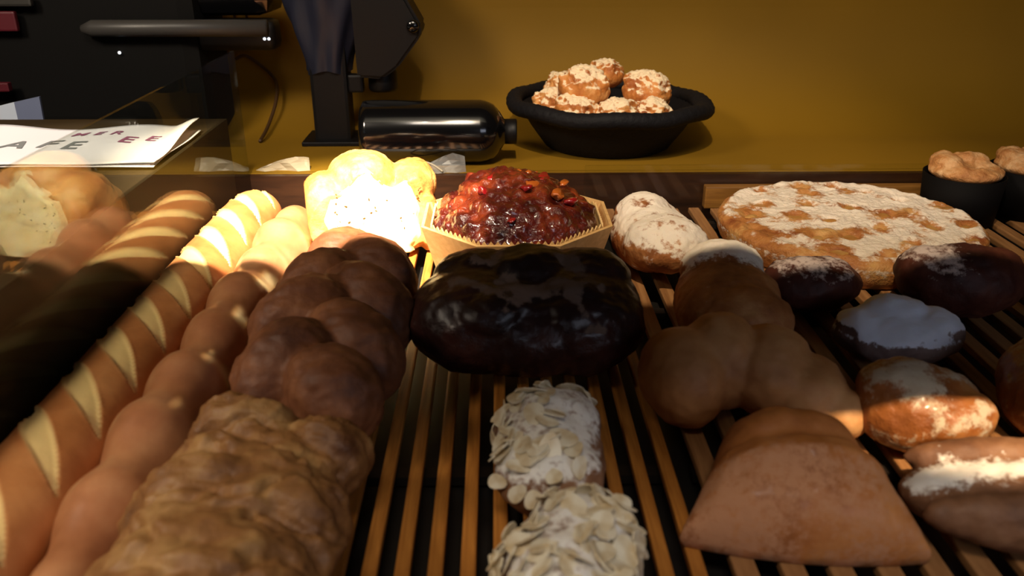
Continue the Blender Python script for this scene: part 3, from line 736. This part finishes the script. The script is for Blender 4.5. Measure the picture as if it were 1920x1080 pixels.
# ------------------------------------------------------------------ black bottle lying on the counter
bt = empty('black_bottle', (-0.112, 1.315, CT)); tag(bt, 'glossy black bottle lying on its side behind the glazed loaf', 'bottle')
me = lathe_me('bottle_body', [(0, -0.098), (0.040, -0.098), (0.047, -0.094), (0.0485, -0.086), (0.0485, 0.085), (0.047, 0.094), (0.042, 0.106), (0.030, 0.116), (0.020, 0.122), (0.018, 0.126)], 80)
me.transform(Matrix.Translation((0, 0, 0.0485)) @ Matrix.Rotation(PI / 2, 4, 'Y')); link('bottle_body', me, M['gloss'], bt)
me = lathe_me('cap', [(0.0166, 0.124), (0.0195, 0.124), (0.0195, 0.140), (0.0185, 0.142), (0, 0.142)], 40)
me.transform(Matrix.Translation((0, 0, 0.0485)) @ Matrix.Rotation(PI / 2, 4, 'Y')); link('cap', me, M['black'], bt)

# ------------------------------------------------------------------ black stand with tilted head
st = empty('equipment_stand', (-0.279, 1.46, CT)); tag(st, 'black upright stand with draped sleeve and angular tilted head', 'stand')
box('column', (0.0, 0, 0.10), (0.062, 0.05, 0.20), M['black'], st, bev=0.006)
box('foot', (0.0, 0, 0.004), (0.10, 0.09, 0.008), M['black'], st, bev=0.002)
bm = bmesh.new(); rings = []
for j in range(30):
    v = j / 29; z = 0.118 + v * 0.22
    cx = 0.010 * v - 0.002; wx = 0.036 + 0.030 * smooth01(0.0, 0.55, v); wy = 0.032 + 0.020 * v
    ring = []
    for i in range(48):
        a = 2 * PI * i / 48
        f = 1 + 0.07 * math.sin(5 * a + 6 * v) + 0.05 * math.sin(9 * a - 5 * v)
        ring.append(bm.verts.new((cx + wx * f * math.cos(a), wy * f * math.sin(a), z + 0.004 * math.sin(3 * a) * (1 - v))))
    rings.append(ring)
for A, B in zip(rings, rings[1:]):
    for k in range(48): bm.faces.new((A[k], A[(k + 1) % 48], B[(k + 1) % 48], B[k]))
bm.faces.new(rings[-1]); bmesh.ops.recalc_face_normals(bm, faces=bm.faces)
link('sleeve', bm_mesh(bm, 'sleeve'), M['cloth'], st)
bm = bmesh.new()
pts = [(0.052, 0.115), (0.048, 0.29), (0.100, 0.305), (0.160, 0.195), (0.156, 0.178), (0.118, 0.130), (0.092, 0.112)]
f0 = [bm.verts.new((x, -0.05, z)) for x, z in pts]; f1 = [bm.verts.new((x, 0.03, z)) for x, z in pts]
bm.faces.new(f0); bm.faces.new(f1[::-1])
for i in range(len(pts)): bm.faces.new((f0[i], f1[i], f1[(i + 1) % len(pts)], f0[(i + 1) % len(pts)]))
bmesh.ops.recalc_face_normals(bm, faces=bm.faces)
bmesh.ops.bevel(bm, geom=list(bm.edges), offset=0.005, segments=2, affect='EDGES')
hd = link('head', bm_mesh(bm, 'head'), M['black'], st, smooth=False)
me = lathe_me('screw', [(0, 0), (0.010, 0), (0.010, 0.006), (0.007, 0.009), (0, 0.009)], 24); me.transform(Matrix.Translation((0.146, -0.051, 0.196)) @ Matrix.Rotation(PI / 2, 4, 'X')); link('screw', me, M['gloss'], hd)
me = lathe_me('knob', [(0, 0), (0.022, 0), (0.024, 0.004), (0.024, 0.03), (0.020, 0.036), (0, 0.036)], 32); me.transform(Matrix.Translation((0.088, -0.01, 0.088))); link('knob', me, M['black'], st)
box('bracket', (0.043, -0.01, 0.100), (0.026, 0.02, 0.030), M['black'], st, bev=0.004)

# ------------------------------------------------------------------ coffee machine at the left, dark
cmn = empty('coffee_machine', (-0.74, 1.50, CT)); tag(cmn, 'large dark machine with grey crossbar behind the left glass', 'machine')
box('body', (-0.09, 0.0, 0.135), (0.71, 0.16, 0.27), M['matte'], cmn, bev=0.03, smooth=False)
box('upper_housing', (0.045, 0.0, 0.236), (0.665, 0.12, 0.058), M['gloss'], cmn, bev=0.025)
box('drip_tray', (-0.06, -0.155, 0.028), (0.63, 0.13, 0.054), M['matte'], cmn, bev=0.008)
box('red_panel', (-0.12, -0.104, 0.105), (0.16, 0.012, 0.014), M['red'], cmn, bev=0.002)
box('red_strip', (-0.16, -0.096, 0.205), (0.30, 0.010, 0.030), M['red'], cmn, bev=0.003)
box('grey_strip', (-0.16, -0.096, 0.235), (0.36, 0.012, 0.016), M['steel'], cmn, bev=0.004)
bm = bmesh.new(); box_bm(bm, (0.250, -0.04, 0.178), (0.262, 0.055, 0.048), bev=0.012)
link('crossbar', bm_mesh(bm, 'crossbar'), mat_base('dark_bar', S(12, 10, 9), 0.5)[0], cmn)
me = tube_me('grey_tube', [(0.088, -0.097, 0.193), (0.105, -0.097, 0.194), (0.378, -0.097, 0.194)], [0.006, 0.013, 0.013], 20); link('grey_tube', me, mat_base('satin_grey', S(66, 64, 62), 0.4)[0], cmn)
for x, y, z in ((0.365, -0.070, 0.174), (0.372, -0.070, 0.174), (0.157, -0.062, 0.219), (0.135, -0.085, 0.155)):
    bm = bmesh.new(); bmesh.ops.create_icosphere(bm, subdivisions=2, radius=0.0026, matrix=Matrix.Translation((x, y, z))); link('indicator_light', bm_mesh(bm, 'indicator_light'), M['led'], cmn)  # small glowing beads put in as white glints on the dark machine

# low dark cabinet beside the case, with printed sheet on it
cab = box('side_cabinet', (-0.68, 0.72, 0.020), (0.60, 0.96, 0.236), M['green']); tag(cab, 'low dark green cabinet beyond the left glass, under the printed sheets', 'cabinet')
ps = empty('printed_sheets', (-0.535, 1.02, 0.1385)); tag(ps, 'stack of wavy white printed sheets with grey and plum capitals', 'paper')
def sheet(name, w_, h_, seed, th, z0, curl):
    bm = bmesh.new(); nx, ny = 40, 20; T = []
    def hz(u, v):
        return z0 + 0.0035 * (1 + noise.noise(Vector((u * 2.5 + seed, v * 2, 0)))) + curl * smooth01(0.88, 1.0, u) * smooth01(0.1, 0.9, v) * 0.014 + 0.006 * v * math.sin(u * 5 + seed) ** 2
    for s in (0, 1):
        g = []
        for j in range(ny + 1):
            g.append([bm.verts.new(((i / nx - 0.5) * w_, (j / ny - 0.5) * h_, hz(i / nx, j / ny) + s * th)) for i in range(nx + 1)])
        T.append(g)
    for s, g in enumerate(T):
        for j in range(ny):
            for i in range(nx):
                q = (g[j][i], g[j][i + 1], g[j + 1][i + 1], g[j + 1][i]); bm.faces.new(q if s else q[::-1])
    a, c = T
    for i in range(nx):
        bm.faces.new((a[0][i], a[0][i + 1], c[0][i + 1], c[0][i])); bm.faces.new((a[ny][i + 1], a[ny][i], c[ny][i], c[ny][i + 1]))
    for j in range(ny):
        bm.faces.new((a[j + 1][0], a[j][0], c[j][0], c[j + 1][0])); bm.faces.new((a[j][nx], a[j + 1][nx], c[j + 1][nx], c[j][nx]))
    return bm_mesh(bm, name), hz
W_, H_ = 0.30, 0.17
me, _ = sheet('lower_sheet', W_, H_, 4, 0.001, 0.0, 0.0); link('lower_sheet', me, M['paper'], ps)
me, hzf = sheet('top_sheet', W_, H_, 1, 0.001, 0.003, 1.0); tsh = link('top_sheet', me, M['paper'], ps, rz=0.01)
def letter(ch, x, y, size, mat, rot=0.0):
    cu = bpy.data.curves.new('t', 'FONT'); cu.body = ch; cu.size = size; cu.align_x = 'CENTER'; cu.align_y = 'CENTER'; cu.extrude = 0.0; cu.offset = size * 0.02
    o = bpy.data.objects.new('t', cu); COL.objects.link(o); dg = bpy.context.evaluated_depsgraph_get(); dg.update()
    me = bpy.data.meshes.new_from_object(o.evaluated_get(dg), depsgraph=dg); bpy.data.objects.remove(o)
    bm = bmesh.new(); bm.from_mesh(me); bmesh.ops.subdivide_edges(bm, edges=bm.edges, cuts=2, use_grid_fill=True); bmesh.ops.triangulate(bm, faces=bm.faces)
    R_ = Matrix.Translation((x, y, 0)) @ Matrix.Rotation(rot, 4, 'Z')
    for v in bm.verts:
        v.co = R_ @ v.co; v.co.z = hzf(v.co.x / W_ + 0.5, v.co.y / H_ + 0.5) + 0.0016
    l = link('printed_letter', bm_mesh(bm, 'printed_letter'), mat, tsh, smooth=False)
for ch, x, y, s, m_ in [('O', -0.128, 0.005, 0.040, 'ink_purple'), ('M', -0.120, -0.050, 0.032, 'ink_purple'), ('C', -0.085, -0.005, 0.045, 'ink_grey'), ('A', -0.045, 0.000, 0.048, 'ink_grey'),
                        ('F', -0.005, 0.000, 0.048, 'ink_grey'), ('E', 0.030, -0.014, 0.044, 'ink_grey'), ('E', 0.085, 0.010, 0.036, 'ink_purple'), ('E', 0.112, 0.020, 0.030, 'ink_purple'),
                        ('M', 0.010, 0.052, 0.026, 'ink_purple'), ('E', 0.036, 0.048, 0.026, 'ink_purple'), ('R', 0.060, 0.044, 0.026, 'ink_purple'), ('T', -0.050, -0.055, 0.026, 'ink_grey')]:
    letter(ch, x, y, s, M[m_], -0.1)
# cold white card behind the sheets
cd_ = empty('leaning_card', (-0.698, 1.256, 0.043)); tag(cd_, 'cold white and blue card leaning at the far left', 'card')
bm = bmesh.new(); f = [(-0.12, 0.112), (0.005, 0.150), (0.005, 0.112), (-0.12, 0.085)]
def prism(name, pts, y0, y1, mat, parent):
    bm = bmesh.new(); a = [bm.verts.new((x, y0, z)) for x, z in pts]; c = [bm.verts.new((x, y1, z)) for x, z in pts]
    bm.faces.new(a); bm.faces.new(c[::-1])
    for i in range(len(pts)): bm.faces.new((a[i], c[i], c[(i + 1) % len(pts)], a[(i + 1) % len(pts)]))
    bmesh.ops.recalc_face_normals(bm, faces=bm.faces); return link(name, bm_mesh(bm, name), mat, parent, smooth=False)
prism('white_part', [(-0.14, 0.0), (-0.14, 0.076), (-0.004, 0.108), (-0.004, 0.0)], 0, 0.004, M['bluepaper'], cd_)
prism('blue_part', [(-0.004, 0.0), (-0.004, 0.108), (0.034, 0.116), (0.030, 0.0)], 0, 0.004, M['bluecard'], cd_)
lg = box('dark_ledge', (-0.80, 1.226, 0.058), (0.36, 0.03, 0.116), M['black'], bev=0.004); tag(lg, 'black low upstand hiding the foot of the cold white card', 'panel')

# crumpled papers behind the breads and cables
def crumple(name, pts, loc, mat, label, seed, cat='paper'):
    # pts outline (x,z); a creased sheet with thickness leaning back
    bm = bmesh.new(); a = [bm.verts.new((x, 0, z)) for x, z in pts]; bm.faces.new(a)
    bmesh.ops.triangulate(bm, faces=bm.faces); bmesh.ops.subdivide_edges(bm, edges=bm.edges, cuts=4, use_grid_fill=True)
    for v in bm.verts: v.co.y += 0.5 * v.co.z + 0.010 * noise.noise(v.co * 45 + Vector((seed, 0, 0)))
    r = bmesh.ops.extrude_face_region(bm, geom=list(bm.faces)); 
    for v in [g for g in r['geom'] if isinstance(g, bmesh.types.BMVert)]: v.co.y += 0.0008
    bmesh.ops.recalc_face_normals(bm, faces=bm.faces)
    return tag(link(name, bm_mesh(bm, name), mat, loc=loc, smooth=False), label, cat)
crumple('greaseproof_paper', [(-0.052, 0), (-0.040, 0.006), (-0.012, 0.016), (0.010, 0.020), (0.030, 0.018), (0.032, 0)], (-0.318, 1.268, CT - 0.0), M['waxpaper'], 'piece of greaseproof paper behind the upper end of the baguette', 1)
crumple('clear_wrapper', [(-0.040, 0), (-0.030, 0.012), (0.012, 0.028), (0.030, 0.022), (0.032, 0)], (-0.080, 1.254, CT), M['film'], 'crumpled clear wrapper lying behind the glazed fruit loaf', 2, 'wrapper')
me = tube_me('cable', catmull([(-0.135, 1.262, CT + 0.004), (-0.122, 1.258, 0.060), (-0.100, 1.256, 0.056), (-0.083, 1.252, 0.0455)], 8), 0.0016, 8)
tag(link('pale_cord', me, M['whitecable']), 'thin pale cord between the pale loaf and the clear wrapper', 'cord')
me = tube_me('cable', catmull([(-0.476, 1.60, 0.160), (-0.46, 1.60, 0.166), (-0.44, 1.60, 0.155), (-0.405, 1.585, 0.125), (-0.398, 1.55, 0.095), (-0.403, 1.50, 0.062), (-0.405, 1.44, 0.0465)], 8), 0.0030, 8)
tag(link('brown_cable', me, M['cable']), 'brown cable arching down in front of the ochre wall', 'cable')
me = tube_me('cable', catmull([(-0.478, 1.632, 0.245), (-0.476, 1.63, 0.200), (-0.466, 1.63, 0.184), (-0.456, 1.63, 0.200), (-0.456, 1.632, 0.245)], 8), 0.0022, 8)
tag(link('cable_loop', me, M['cable']), 'small dark cable loop hanging below the grey crossbar', 'cable')
